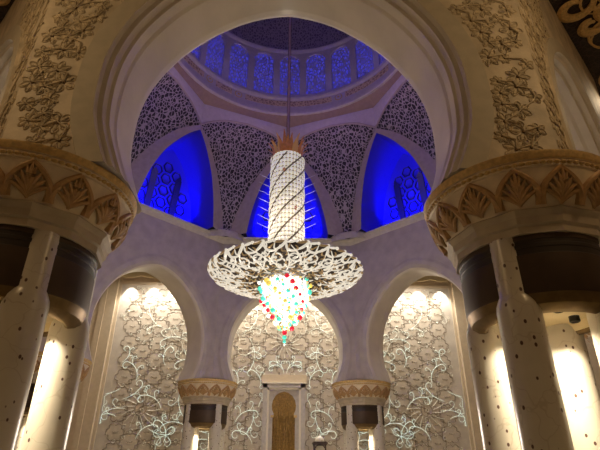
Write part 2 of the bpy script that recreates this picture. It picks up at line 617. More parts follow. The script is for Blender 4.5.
def leg(tab, v):
    s0, s1 = tab[-1][0], XS
    # step evenly by height and width mixed
    zz = [(s_, interp(tab, s_)) for s_ in [s0 + (s1 - s0) * i / 40 for i in range(41)]]
    d = [0]
    for i in range(1, 41):
        d.append(d[-1] + math.hypot(zz[i][0] - zz[i - 1][0], zz[i][1] - zz[i - 1][1]))
    x = v * d[-1]
    for i in range(40):
        if d[i] <= x <= d[i + 1] + 1e-9:
            f = (x - d[i]) / (d[i + 1] - d[i])
            return zz[i][0] + (zz[i + 1][0] - zz[i][0]) * f, zz[i][1] + (zz[i + 1][1] - zz[i][1]) * f
    return zz[-1]


def rib_pt(deg, s_, z, off=0.0):
    T = loc(deg)
    return T(s_, apo(z) + off, z)


NV = 16
NAMES8 = {22.5: 'right, beyond the middle', 67.5: 'far right', 112.5: 'far left', 157.5: 'left', 202.5: 'near left', 247.5: 'nearest on the left', 292.5: 'nearest on the right', 337.5: 'near right'}
for k in range(8):
    th = 22.5 + 45 * k          # corner direction
    b = MB()
    # fascia over the lattice
    top, low = [], []
    N = 16
    for i in range(N + 1):
        s_ = -XS + 2 * XS * i / N
        z = interp(E_, abs(s_))
        low.append((s_, z))
        top.append((s_, 32.66))
    b.grid([[rib_pt(th, s_, z) for s_, z in top], [rib_pt(th, s_, z) for s_, z in low]], 'rib')
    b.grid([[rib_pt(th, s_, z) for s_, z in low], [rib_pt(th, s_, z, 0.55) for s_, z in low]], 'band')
    # thin roll along the lower edge
    b.tube([rib_pt(th, s_, z, -0.03) for s_, z in low], 0.10, 'band', 6)
    # both legs falling to the cornice
    for sg in (1, -1):
        ext, inn = [], []
        for i in range(NV + 1):
            v = i / NV
            ext.append((leg(E_, v)))
            inn.append((leg(I_, v)))
        e0 = [rib_pt(th, sg * s_, z) for s_, z in ext]
        i0 = [rib_pt(th, sg * s_, z) for s_, z in inn]
        e1 = [rib_pt(th, sg * s_, z, 0.5) for s_, z in ext]
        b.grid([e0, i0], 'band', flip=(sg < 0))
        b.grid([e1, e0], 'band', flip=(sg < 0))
        # reveal running back from the inner edge to the recess
        W = loc(th + sg * 45 / 2 * 1.0)
        fa = th + sg * 22.5
        n = Vector((math.cos(R(fa)), math.sin(R(fa)), 0))
        back = []
        for p in i0:
            p = Vector(p)
            back.append(tuple(p + n * (15.3 - p.dot(n))))
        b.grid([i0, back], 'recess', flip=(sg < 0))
    tag(b.build('trim_rib', ang=40), kind='structure')
    # pierced screen between the ribs over each corner
    lb = MB()
    rows = []
    for i in range(NV + 1):
        v = i / NV
        s_, z = leg(E_, v)
        Lp = Vector(rib_pt(th - 45, s_, z, 0.12))
        Rp = Vector(rib_pt(th + 45, -s_, z, 0.12))
        row = []
        for j in range(13):
            t = j / 12
            base = Lp.lerp(Rp, t)
            L1 = Vector(rib_pt(th - 45, XS, interp(E_, XS), 0.12))
            R1 = Vector(rib_pt(th + 45, -XS, interp(E_, XS), 0.12))
            s2 = -XS + 2 * XS * t
            tp = Vector(rib_pt(th, s2, interp(E_, abs(s2)), 0.12))
            d = tp - L1.lerp(R1, t)
            row.append(tuple(base + d * v**2.2))
        rows.append(row)
    lb.grid(rows, 'lattice')
    lo = lb.build('lattice_panel')
    so = lo.modifiers.new('thick', 'SOLIDIFY')
    so.thickness = 0.12
    where = {22.5: 'behind the right side of the near arch', 67.5: 'right of the chandelier between the two blue windows', 112.5: 'left of the chandelier between the two blue windows',
             157.5: 'by the left edge of the near arch above the blue window', 202.5: 'on the near left corner', 247.5: 'over the near arch, left corner', 292.5: 'over the near arch, right corner', 337.5: 'on the near right corner'}[th]
    if th == 22.5:
        where = 'by the right edge of the near arch above the blue window'
    tag(lo, 'triangular pierced stone lattice ' + where, 'lattice panel', 'pierced lattice panels between the ribs', kind='thing')

for k in range(8):
    fa = 45 * k
    T = loc(fa)
    b = MB()
    # outline of the recess at the back (from inner rib edges)
    nV = 14
    left, right = [], []
    for i in range(nV + 1):
        s_, z = leg(I_, i / nV)
        for lst, sg in ((left, 1), (right, -1)):
            p = Vector(rib_pt(fa - 22.5 * sg, sg * s_, z))
            tt = Vector(T(1, 0, 0)) - Vector(T(0, 0, 0))
            lst.append((p.dot(tt), z))
    rows = []
    for (ul, z), (ur, _) in zip(left, right):
        rows.append([T(ul + (ur - ul) * j / 6, 17.1 - 2.2 * (z - ZN) / 9.0 * 0.6, z) for j in range(7)])
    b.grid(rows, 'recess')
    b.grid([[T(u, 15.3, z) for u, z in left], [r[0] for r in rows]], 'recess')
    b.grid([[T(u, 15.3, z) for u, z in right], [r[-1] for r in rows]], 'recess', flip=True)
    win = tag(b.build('window_%d' % (k + 1), ang=60), kind='structure')
    if fa in (0, 45, 90, 135, 180):
        hb = MB()
        # raised honeycomb outlines and tall dark slots
        for i in range(-3, 4):
            for j in range(5):
                u = i * 1.05
                z = 22.9 + j * 1.2 + (0.6 if i % 2 else 0)
                ulim = interp([(q[1], abs(q[0])) for q in left], z) - 0.7
                if abs(u) > ulim:
                    continue
                ap = 17.05 - 2.2 * (z - ZN) / 9.0 * 0.6
                pts = [T(u + 0.5 * math.cos(PI / 3 * q), ap, z + 0.55 * math.sin(PI / 3 * q)) for q in range(7)]
                hb.tube(pts, 0.07, 'slot', 5)
        for u in (-1.3, 1.3):
            ap0 = 17.05 - 2.2 * (23.3 - ZN) / 9.0 * 0.6
            ap1 = 17.05 - 2.2 * (27.0 - ZN) / 9.0 * 0.6
            q = [T(u - 0.3, ap0 - 0.1, 23.2), T(u + 0.3, ap0 - 0.1, 23.2), T(u + 0.3, ap1 - 0.1, 26.8), T(u, ap1 - 0.13, 27.2), T(u - 0.3, ap1 - 0.1, 26.8)]
            hb.add(q + [tuple(Vector(x) + (Vector(T(0, 0.12, 0)) - Vector(T(0, 0, 0)))) for x in q],
                   [(0, 1, 2, 3, 4), (0, 5, 6, 1), (1, 6, 7, 2), (2, 7, 8, 3), (3, 8, 9, 4), (4, 9, 5, 0)], 'slot')
        hb.build('window_tracery', win)

# ------------------------------------------------------------------ star ceiling, ring frieze, drum, dome
b = MB()
ZS = 32.66
outer, inner = [], []
for k in range(8):
    p0 = Vector((11.44 * math.cos(R(45 * k)), 11.44 * math.sin(R(45 * k)), ZS))
    p1 = Vector((11.44 * math.cos(R(45 * k + 45)), 11.44 * math.sin(R(45 * k + 45)), ZS))
    for j in range(8):
        p = p0.lerp(p1, j / 8)
        outer.append(tuple(p))
        a = math.atan2(p.y, p.x)
        inner.append((10.35 * math.cos(a), 10.35 * math.sin(a), 33.45))
b.grid([outer, inner], 'soffit_brown', closed=True)
tag(b.build('ceiling_star', ang=20), kind='structure')

b = MB()
b.lathe([(10.38, 33.42), (10.15, 33.42), (10.1, 33.5), (10.1, 33.75), (10.28, 33.85), (10.32, 34.45)], 'rib', 96, flip=False)
b.lathe([(10.32, 34.45), (10.36, 34.47), (10.36, 35.33), (10.32, 35.35)], 'rib', 96)
b.lathe([(10.32, 35.35), (10.2, 35.45), (10.15, 35.7), (10.25, 35.85), (10.4, 35.9)], 'rib', 96)
fr = tag(b.build('trim_ring', ang=30), kind='structure')
# gilt inscription panels and round medallions on the frieze
med = [(62, 10.335), (90 + 29, 0), (90 + 47, 0), (25, 0), (175, 0), (215, 0), (325, 0), (245, 0), (295, 0)]
angs = sorted([x[0] for x in med])
for a in angs:
    mb = MB()
    T = loc(a)
    for rr, m_, off in ((0.40, 'gold_rim', 0.0), (0.30, 'rib', 0.03), (0.12, 'gold_rim', 0.06)):
        ring = [T(rr * math.cos(q * PI / 8), 10.33 - off, 34.9 + rr * math.sin(q * PI / 8)) for q in range(16)]
        rb = [T(rr * math.cos(q * PI / 8), 10.37, 34.9 + rr * math.sin(q * PI / 8)) for q in range(16)]
        mb.grid([rb, ring], m_, closed=True)
        mb.add(ring, [list(range(16))], m_)
    mb.build('medallion', fr)
for a0, a1 in zip(angs, angs[1:] + [angs[0] + 360]):
    g = 4.0
    mb = MB()
    mb.lathe([(10.38, 34.58), (10.31, 34.58), (10.31, 35.22), (10.38, 35.22)], 'gold_text', max(4, int(a1 - a0 - 2 * g)), a0=R(a0 + g), a1=R(a1 - g))
    ob = mb.build('inscription_panel', fr)

# drum with 24 arched windows
b = MB()
NWIN = 24
ZD0, ZD1 = 35.9, 41.95


def drum_T(a, r, z):
    return (r * math.cos(a), r * math.sin(a), z)


# window outline in (u, z): half width, tall with a cusped head
WO = [(1.03, 36.15), (1.03, 40.4), (1.06, 40.7), (0.95, 41.05), (0.78, 41.2), (0.7, 41.45), (0.35, 41.58), (0, 41.7)]
WO = WO + [(-x, z) for x, z in WO[::-1][1:]]
for k in range(NWIN):
    ac = R(90 + 15 * k)
    hw = 10.4 * R(7.5)
    T = lambda u, off, z, ac=ac: drum_T(ac + u / 10.4, 10.4 + off, z)
    # wall around the opening
    outl = []
    for (u, z) in WO:
        if abs(z - 36.15) < 1e-6:
            outl.append((math.copysign(hw, u), 36.15))
        elif abs(u) >= 0.85:
            outl.append((math.copysign(hw, u), z if z < 40.8 else ZD1))
        else:
            outl.append((u * 1.4, ZD1))
    b.grid([[T(u, 0, z) for u, z in WO], [T(u, 0, z) for u, z in outl]], 'rib', flip=True)
    b.grid([[T(u, 0, z) for u, z in WO], [T(u, 0.3, z) for u, z in WO]], 'rib')
    b.grid([[T(hw, 0, ZD0), T(0, 0, ZD0), T(-hw, 0, ZD0)], [T(hw, 0, 36.15), T(0, 0, 36.15), T(-hw, 0, 36.15)]], 'rib', flip=True)
dr = tag(b.build('wall_drum', ang=30), kind='structure')
for k in range(NWIN):
    ac = R(90 + 15 * k)
    T = lambda u, off, z, ac=ac: drum_T(ac + u / 10.4, 10.4 + off, z)
    mb = MB()
    pts = [T(u, 0.22, z) for u, z in WO]
    mb.add(pts, [list(range(len(pts)))[::-1]], 'drum_screen')
    mb.add([T(u, 0.30, z) for u, z in WO], [list(range(len(pts)))], 'slot')
    o = mb.build('window_%d' % (k + 9), smooth=False)
    tag(o, kind='structure')
b = MB()
b.lathe([(10.4, 41.9), (10.2, 42.0), (10.15, 42.25), (10.3, 42.35)], 'rib', 96)
b.lathe([(10.3, 42.35), (10.2, 44.2), (9.7, 46.6), (8.7, 48.6), (7.2, 50.4), (5.2, 51.8), (2.8, 52.6), (0.3, 52.9), (0.001, 52.9)], 'dome', 96)
tag(b.build('ceiling_dome', ang=60), kind='structure')

# ------------------------------------------------------------------ prayer wall and the aisles
YQ = 24.0
b = MB()
b.box((-18.3, YQ, 0), (18.3, YQ + 0.4, 20.4), 'qwall')
b.box((-18.3, YQ - 0.12, 20.4), (18.3, YQ + 0.4, 20.75), 'plain')
for s_ in (1, -1):
    b.box((min(s_ * 18.3, s_ * 18.6), YQ - 0.12, 0), (max(s_ * 18.3, s_ * 18.6), YQ + 0.4, 21.9), 'plain')
    b.box((min(s_ * 18.6, s_ * 23.0), YQ - 0.5, 0), (max(s_ * 18.6, s_ * 23.0), YQ + 0.4, 21.9), 'plain')
    b.box((min(s_ * 19.6, s_ * 20.2), YQ - 0.62, 0), (max(s_ * 19.6, s_ * 20.2), YQ - 0.5, 21.9), 'plain')
b.box((-18.3, YQ, 20.75), (18.3, YQ + 0.4, 21.9), 'plain')
qw = tag(b.build('wall_prayer', smooth=False), kind='structure')

rnd = random.Random(3)
lb = MB()      # hexagonal cartouches
UP = (0, 1, 0)


def on_mihrab(x, z):
    return abs(x + 0.05) < 2.35 and z < 10.6


def wob_hex(cx, cz, r, m, rad):
    pts = []
    n = 48
    for i in range(n + 1):
        a = 2 * PI * i / n
        k = 1 + 0.12 * math.cos(6 * a) - 0.08 * math.cos(12 * a + 0.4) + 0.03 * math.cos(18 * a)
        pts.append((cx + r * k * math.cos(a), YQ - 0.02, cz + r * k * 0.92 * math.sin(a)))
    lb.tube(pts, rad, m, 4, up=UP, cap=False)


for i in range(-12, 13):
    for j in range(0, 12):
        x = i * 1.5
        z = 2.6 + j * 1.74 + (0.87 if i % 2 else 0)
        if abs(x) > 17.4 or z > 19.8 or on_mihrab(x, z):
            continue
        disc = [(x + 0.72 * (1 + 0.08 * math.cos(6 * a)) * math.cos(a), YQ - 0.035, z + 0.66 * (1 + 0.08 * math.cos(6 * a)) * math.sin(a)) for a in [2 * PI * q / 24 for q in range(24)]]
        lb.add(disc, [list(range(24))], 'qdisc')
        wob_hex(x, z, 0.84, 'qline', 0.031)
        # a short line of script in the heart of each cartouche
        for q in range(3):
            x0 = x - 0.22 + q * 0.2
            pts = [(x0 + 0.16 * s_, YQ - 0.06, z + 0.08 * math.sin(s_ * rnd.uniform(3, 7) + q * 2)) for s_ in (0, .25, .5, .75, 1)]
            lb.tube(pts, 0.022, 'qline', 4, up=UP)
        for a in (PI / 2, -PI / 2, PI / 6, -PI / 6):
            if rnd.random() < 0.5:
                cx, cz = x + 0.98 * math.cos(a), z + 0.98 * math.sin(a)
                g0 = rnd.uniform(0, 6)
                pts = [(cx + 0.22 * (1 - s_ * 0.8) * math.cos(g0 + s_ * 6), YQ - 0.03, cz + 0.22 * (1 - s_ * 0.8) * math.sin(g0 + s_ * 6)) for s_ in [q / 12 for q in range(13)]]
                lb.tube(pts, 0.024, 'vine_dim', 4, up=UP)
lb.build('cartouches', qw)

vb = MB()


def clipok(x, z):
    return abs(x) < 18.1 and z < 20.2 and not on_mihrab(x, z)


def scroll(x, z, r, a0, turns, m='vine', w=0.05, mirror=True, tail=1.6):
    """one stem that sweeps in and rolls up into a spiral, with side leaves"""
    for sx in ((1, -1) if mirror else (1,)):
        pts = []
        n = int(22 * turns)
        for i in range(n + 1):
            s_ = i / n
            rr = r * (1 - 0.82 * s_)
            a = a0 + turns * 2 * PI * s_
            pts.append((sx * (x + rr * math.cos(a)), YQ - 0.07, z + rr * math.sin(a)))
        # tail sweeping out the other way
        p0 = (x + r * math.cos(a0), z + r * math.sin(a0))
        td = (math.sin(a0), -math.cos(a0))
        tl = []
        for i in range(12, 0, -1):
            s_ = i / 12
            bx = p0[0] + td[0] * tail * s_ + math.cos(a0) * 0.5 * tail * s_ * s_
            bz = p0[1] + td[1] * tail * s_ + math.sin(a0) * 0.5 * tail * s_ * s_
            tl.append((sx * bx, YQ - 0.07, bz))
        pts = [p for p in tl + pts if clipok(p[0], p[2])]
        if len(pts) > 4:
            k = len(pts)
            vb.tube(pts, [w * (0.5 + 0.5 * math.sin(PI * min(1, (i + 3) / (k + 3)))) for i in range(k)], m, 5, up=UP)
        for i in range(3, len(pts) - 3, 7):
            p = pts[i]
            q = pts[i + 1]
            dx, dz = q[0] - p[0], q[2] - p[2]
            l = math.hypot(dx, dz) + 1e-6
            nx, nz = -dz / l, dx / l
            sd = 1 if (i // 7) % 2 else -1
            L = 0.34
            lf = [(p[0] + nx * sd * L * t + dx / l * L * 0.9 * t * t, YQ - 0.07, p[2] + nz * sd * L * t + dz / l * L * .9 * t * t) for t in (0, .35, .7, 1)]
            if all(clipok(a[0], a[2]) for a in lf):
                vb.tube(lf, [w * .5, w * .9, w * .6, w * .2], m, 4, up=UP)


def stem(x, z, r, a0, sweep, m, w, mirror=True, depth=2):
    """an arching stem that curls at its end and throws off smaller stems"""
    pts = []
    n = 16
    for i in range(n + 1):
        t = i / n
        pts.append((x + r * (math.cos(a0 + sweep * t) - math.cos(a0)), z + r * (math.sin(a0 + sweep * t) - math.sin(a0))))
    a1 = a0 + sweep
    kr = min(0.3 * r, 0.42)
    cx, cz = pts[-1][0] - kr * math.cos(a1), pts[-1][1] - kr * math.sin(a1)
    sg = 1 if sweep > 0 else -1
    for i in range(1, 14):
        t = i / 13
        rr = kr * (1 - 0.6 * t)
        pts.append((cx + rr * math.cos(a1 + sg * 4.6 * t), cz + rr * math.sin(a1 + sg * 4.6 * t)))
    for sx in ((1, -1) if mirror else (1,)):
        q = [(sx * a, YQ - 0.07, c) for a, c in pts if clipok(a, c)]
        if len(q) > 5:
            k = len(q)
            vb.tube(q, [w * (0.45 + 0.55 * math.sin(PI * (i + 1) / (k + 2))) for i in range(k)], m, 5, up=UP)
    if depth:
        for t in (0.35, 0.7):
            i = int(n * t)
            aa = a0 + sweep * t
            stem(pts[i][0], pts[i][1], r * 0.42, aa + PI + rnd.uniform(-0.3, 0.3), -sweep * 0.9, m, w * 0.8, mirror, depth - 1)


rnd = random.Random(21)
for x, z, r, a0, sw in [(0.15, 10.9, 1.3, 3.1, -1.9), (0.3, 11.3, 0.9, 2.6, -2.3), (2.5, 9.6, 1.5, 3.3, -1.8), (2.6, 7.6, 1.4, 0.1, 1.9), (3.1, 4.2, 1.6, 2.9, -1.9), (4.9, 6.1, 1.7, 0.3, 2.0), (5.2, 9.2, 1.4, 3.9, -2.0),
                        (6.6, 3.9, 1.5, 2.6, -2.2), (7.4, 7.7, 1.7, 5.9, 2.1), (8.2, 10.9, 1.4, 3.0, -1.8), (9.6, 5.6, 1.8, 2.4, -2.0), (10.6, 9.2, 1.6, 0.4, 2.0), (11.7, 4.3, 1.5, 3.6, -2.1), (12.4, 11.6, 1.4, 5.6, 1.9),
                        (12.3, 7.4, 1.9, 2.8, -1.9), (14.4, 4.6, 1.6, 0.2, 2.0), (15.2, 10.0, 1.6, 3.4, -2.1), (16.6, 6.6, 1.5, 2.2, -1.8), (16.9, 11.9, 1.2, 4.2, -1.9), (4.2, 12.6, 1.1, 0.6, 2.1)]:
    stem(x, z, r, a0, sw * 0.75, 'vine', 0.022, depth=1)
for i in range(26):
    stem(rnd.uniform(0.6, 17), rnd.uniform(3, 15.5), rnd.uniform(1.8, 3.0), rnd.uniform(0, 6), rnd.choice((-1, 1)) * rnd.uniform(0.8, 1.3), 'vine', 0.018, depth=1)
for i in range(16):
    stem(rnd.uniform(0.6, 17), rnd.uniform(13.2, 19), rnd.uniform(0.8, 1.2), rnd.uniform(0, 6), rnd.choice((-1, 1)) * 1.9, 'vine_dim', 0.028)
# radiating bursts
for x, z, r in ((0, 14.0, 1.55), (14.3, 7.4, 1.9), (-14.3, 7.4, 1.9)):
    for i in range(16):
        a = 2 * PI * i / 16
        pts = [(x + r * t * math.cos(a + 0.35 * t), YQ - 0.07, z + r * t * math.sin(a + 0.35 * t)) for t in (0.35, .5, .65, .8, .92, 1.0)]
        vb.tube(pts, 0.02, 'vine_dim', 4, up=UP)
    pts = [(x + 0.3 * r * math.cos(q * PI / 12), YQ - 0.07, z + 0.3 * r * math.sin(q * PI / 12)) for q in range(25)]
    vb.tube(pts, 0.02, 'qline', 4, up=UP, cap=False)
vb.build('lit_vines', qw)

# prayer niche
X0 = -0.08
niche = empty('prayer_niche', (X0, YQ, 0))
tag(niche, 'tall golden horseshoe prayer niche in a pale stone frame, below the chandelier', 'niche', kind='thing')
b = MB()
for (hw, top, y0, y1, m_) in ((2.12, 9.87, -0.34, -0.06, 'lilac'),):
    b.box((-hw, y0, 0), (-hw + 0.42, 0, top), m_)
    b.box((hw - 0.42, y0, 0), (hw, 0, top), m_)
    b.box((-hw, y0, top - 0.42), (hw, 0, top), m_)
b.box((-1.7, -0.26, 0), (-1.5, 0, 9.45), 'ivory')
b.box((1.5, -0.26, 0), (1.7, 0, 9.45), 'ivory')
b.box((-1.7, -0.26, 9.27), (1.7, 0, 9.45), 'ivory')
b.box((-2.3, -0.12, 9.9), (2.3, 0, 10.75), 'plain')
b.box((-2.22, -0.40, 9.85), (2.22, 0, 9.97), 'ivory')
b.build('frame', niche, smooth=False)
# pierced front slab with horseshoe opening
NO = [(1.12, 0), (1.12, 6.75), (1.0, 6.95), (1.16, 7.3), (1.22, 7.75), (1.12, 8.25), (0.85, 8.7), (0.45, 8.98), (0, 9.1)]
NO = NO + [(-x, z) for x, z in NO[::-1][1:]]
OO = [(1.5, 0), (1.5, 6.75), (1.5, 6.95), (1.5, 7.3), (1.5, 7.75), (1.5, 8.25), (1.5, 9.27), (0.6, 9.27), (0, 9.27)]
OO = OO + [(-x, z) for x, z in OO[::-1][1:]]
b = MB()
b.grid([[(u, -0.12, z) for u, z in OO], [(u, -0.12, z) for u, z in NO]], 'lilac')
b.grid([[(u, -0.12, z) for u, z in NO], [(u, -0.02, z) for u, z in NO]], 'gold')
b.build('front_slab', niche, ang=30)
b = MB()
rows = []
for i in range(21):
    z = 6.8 * i / 20
    rows.append([(1.12 * math.cos(q * PI / 40), -0.03 + 0.02 * math.sin(q * PI / 40) - (0.025 if q % 4 < 2 else 0), z) for q in range(41)])
b.grid(rows, 'gold', flip=True)
b.add([(u, -0.04, z) for u, z in NO if z > 6.5], [list(range(len([1 for u, z in NO if z > 6.5])))], 'gold')
b.box((-1.3, -0.2, 6.62), (-1.0, -0.02, 6.85), 'gold_rim')
b.box((1.0, -0.2, 6.62), (1.3, -0.02, 6.85), 'gold_rim')
# flame like relief lines rising up the niche
for i in range(9):
    x = -0.88 + i * 0.22
    b.tube([(x + 0.05 * math.sin(z * 3 + i), -0.09, z) for z in [0.2 + q * 0.3 for q in range(21 if abs(i - 4) > 2 else 27)]], 0.03, 'gold', 5, up=UP)
b.build('gold_lining', niche, ang=30)

# pulpit top
pul = empty('pulpit', (3.3, 21.4, 0))
tag(pul, 'dark wooden pulpit canopy with small ivory dome, right of the golden niche', 'pulpit', kind='thing')
b = MB()
for sx in (-0.5, 0.5):
    for sy in (-0.5, 0.5):
        b.box((sx - 0.07, sy - 0.07, 0), (sx + 0.07, sy + 0.07, 4.15), 'wood')
b.build('frame', pul, smooth=False)
b = MB()
for z0, z1, h in ((4.02, 4.12, 0.62), (4.12, 4.22, 0.7), (4.22, 4.3, 0.6)):
    b.box((-h, -h, z0), (h, h, z1), 'wood')
b.build('canopy', pul, smooth=False)
b = MB()
b.lathe([(0.42, 4.3), (0.44, 4.42), (0.38, 4.6), (0.22, 4.74), (0.07, 4.8), (0.05, 4.88), (0.001, 4.98)], 'ivory', 24, flip=True)
b.build('dome', pul)
b = MB()
pts = [(0.42 * math.cos(a), -0.52, 3.75 + 0.3 * math.sin(a)) for a in [PI * q / 14 for q in range(15)]]
b.tube(pts, 0.05, 'wood', 6, up=UP)
b.box((-0.5, -0.53, 0), (0.5, -0.47, 2.9), 'wood')
b.build('arch_panel', pul, smooth=False)
b = MB()
b.box((-0.5, 0.42, 0), (0.5, 0.5, 4.0), 'ivory')
b.build('back_panel', pul, smooth=False)

# ceiling of the aisles, side walls and back wall
b = MB()
ring = [(17.5 / math.cos(PI / 8) * math.cos(R(22.5 + 45 * k)), 17.5 / math.cos(PI / 8) * math.sin(R(22.5 + 45 * k)), 21.9) for k in range(8)]
outer = []
for x, y, z in ring:
    k = 1.0
    f = min(23.0 / abs(x), (24.4 if y > 0 else 39.0) / abs(y))
    outer.append((x * f, y * f, 21.9))
outer = [(23, 24.4, 21.9)] and outer
rect = []
for x, y, z in ring:
    f = min(23.0 / abs(x), (24.4 if y > 0 else 39.0) / abs(y))
    rect.append((x * f, y * f, 21.9))
for k in range(8):
    k2 = (k + 1) % 8
    q = [ring[k], rect[k], rect[k2], ring[k2]]
    p, p2 = rect[k], rect[k2]
    if abs(abs(p[0]) - 23) > 0.01 and abs(abs(p2[0]) - 23) < 0.01 or abs(abs(p[0]) - 23) < 0.01 and abs(abs(p2[0]) - 23) > 0.01:
        cx = math.copysign(23, p[0] + p2[0])
        cy = 24.4 if p[1] + p2[1] > 0 else -39.0
        q = [ring[k], rect[k], (cx, cy, 21.9), rect[k2], ring[k2]]
    b.add(q, [list(range(len(q)))], 'ceil')
ca = tag(b.build('ceiling_aisle', smooth=False), kind='structure')
# gilt scroll tracery under the dark ceiling near the two front corners
rnd = random.Random(9)
gb = MB()
for sx in (1, -1):
    for i in range(170):
        x, y = sx * rnd.uniform(11, 20), rnd.uniform(-18, -5)
        rr, a0 = rnd.uniform(0.7, 1.5), rnd.uniform(0, 6)
        pts = []
        for q in range(26):
            t = q / 25
            k = rr * (1 - 0.7 * t)
            pts.append((x + k * math.cos(a0 + 6.5 * t), y + k * math.sin(a0 + 6.5 * t), 21.78))
        if any((abs(p[0]) - p[1]) / math.sqrt(2) < 17.7 or abs(p[0]) < 17.7 and -p[1] < 8 or abs(p[0]) > 22.8 for p in pts):
            continue
        big = i % 3 == 0
        gb.tube(pts, [(0.26 if big else 0.08) * (0.3 + 0.7 * math.sin(PI * q / 25)) for q in range(26)], 'gold_rim', 5, flat=0.5, up=(0, 0, 1))
gb.build('gilt_tracery', ca)
b = MB(); b.box((-23.4, -39, 0), (-23, 24.4, 21.9), 'plain')
tag(b.build('wall_outer_left', smooth=False), kind='structure')
b = MB(); b.box((23, -39, 0), (23.4, 24.4, 21.9), 'plain')
tag(b.build('wall_outer_right', smooth=False), kind='structure')
b = MB(); b.box((-23.4, -39.4, 0), (23.4, -39, 21.9), 'plain')
tag(b.build('wall_behind', smooth=False), kind='structure')

# scalloped valance hiding the wall washers
b = MB()
n = 300
rows = [[], []]
for i in range(n + 1):
    x = -18.3 + 36.6 * i / n
    rows[0].append((x, 22.6, 21.9))
    rows[1].append((x, 22.6, 20.95 - 0.22 * abs(math.sin(PI * (x + 17.2 - 1.23) / 2.457))))
b.grid(rows, 'cream')
b.grid([[(x, y + 0.12, z) for x, y, z in rows[1]], [(x, y + 0.12, z) for x, y, z in rows[0]]], 'cream')
b.grid([rows[1], [(x, y + 0.12, z) for x, y, z in rows[1]]], 'cream')
tag(b.build('trim_valance', ang=30), kind='structure')


# ------------------------------------------------------------------ column clusters
def octa(prof, m, b, rot=PI / 8):
    rows = [[(r / math.cos(PI / 12) * math.cos(k * PI / 6), r / math.cos(PI / 12) * math.sin(k * PI / 6), z) for k in range(12)] for r, z in prof]
    b.grid(rows, m, closed=True, flip=True)


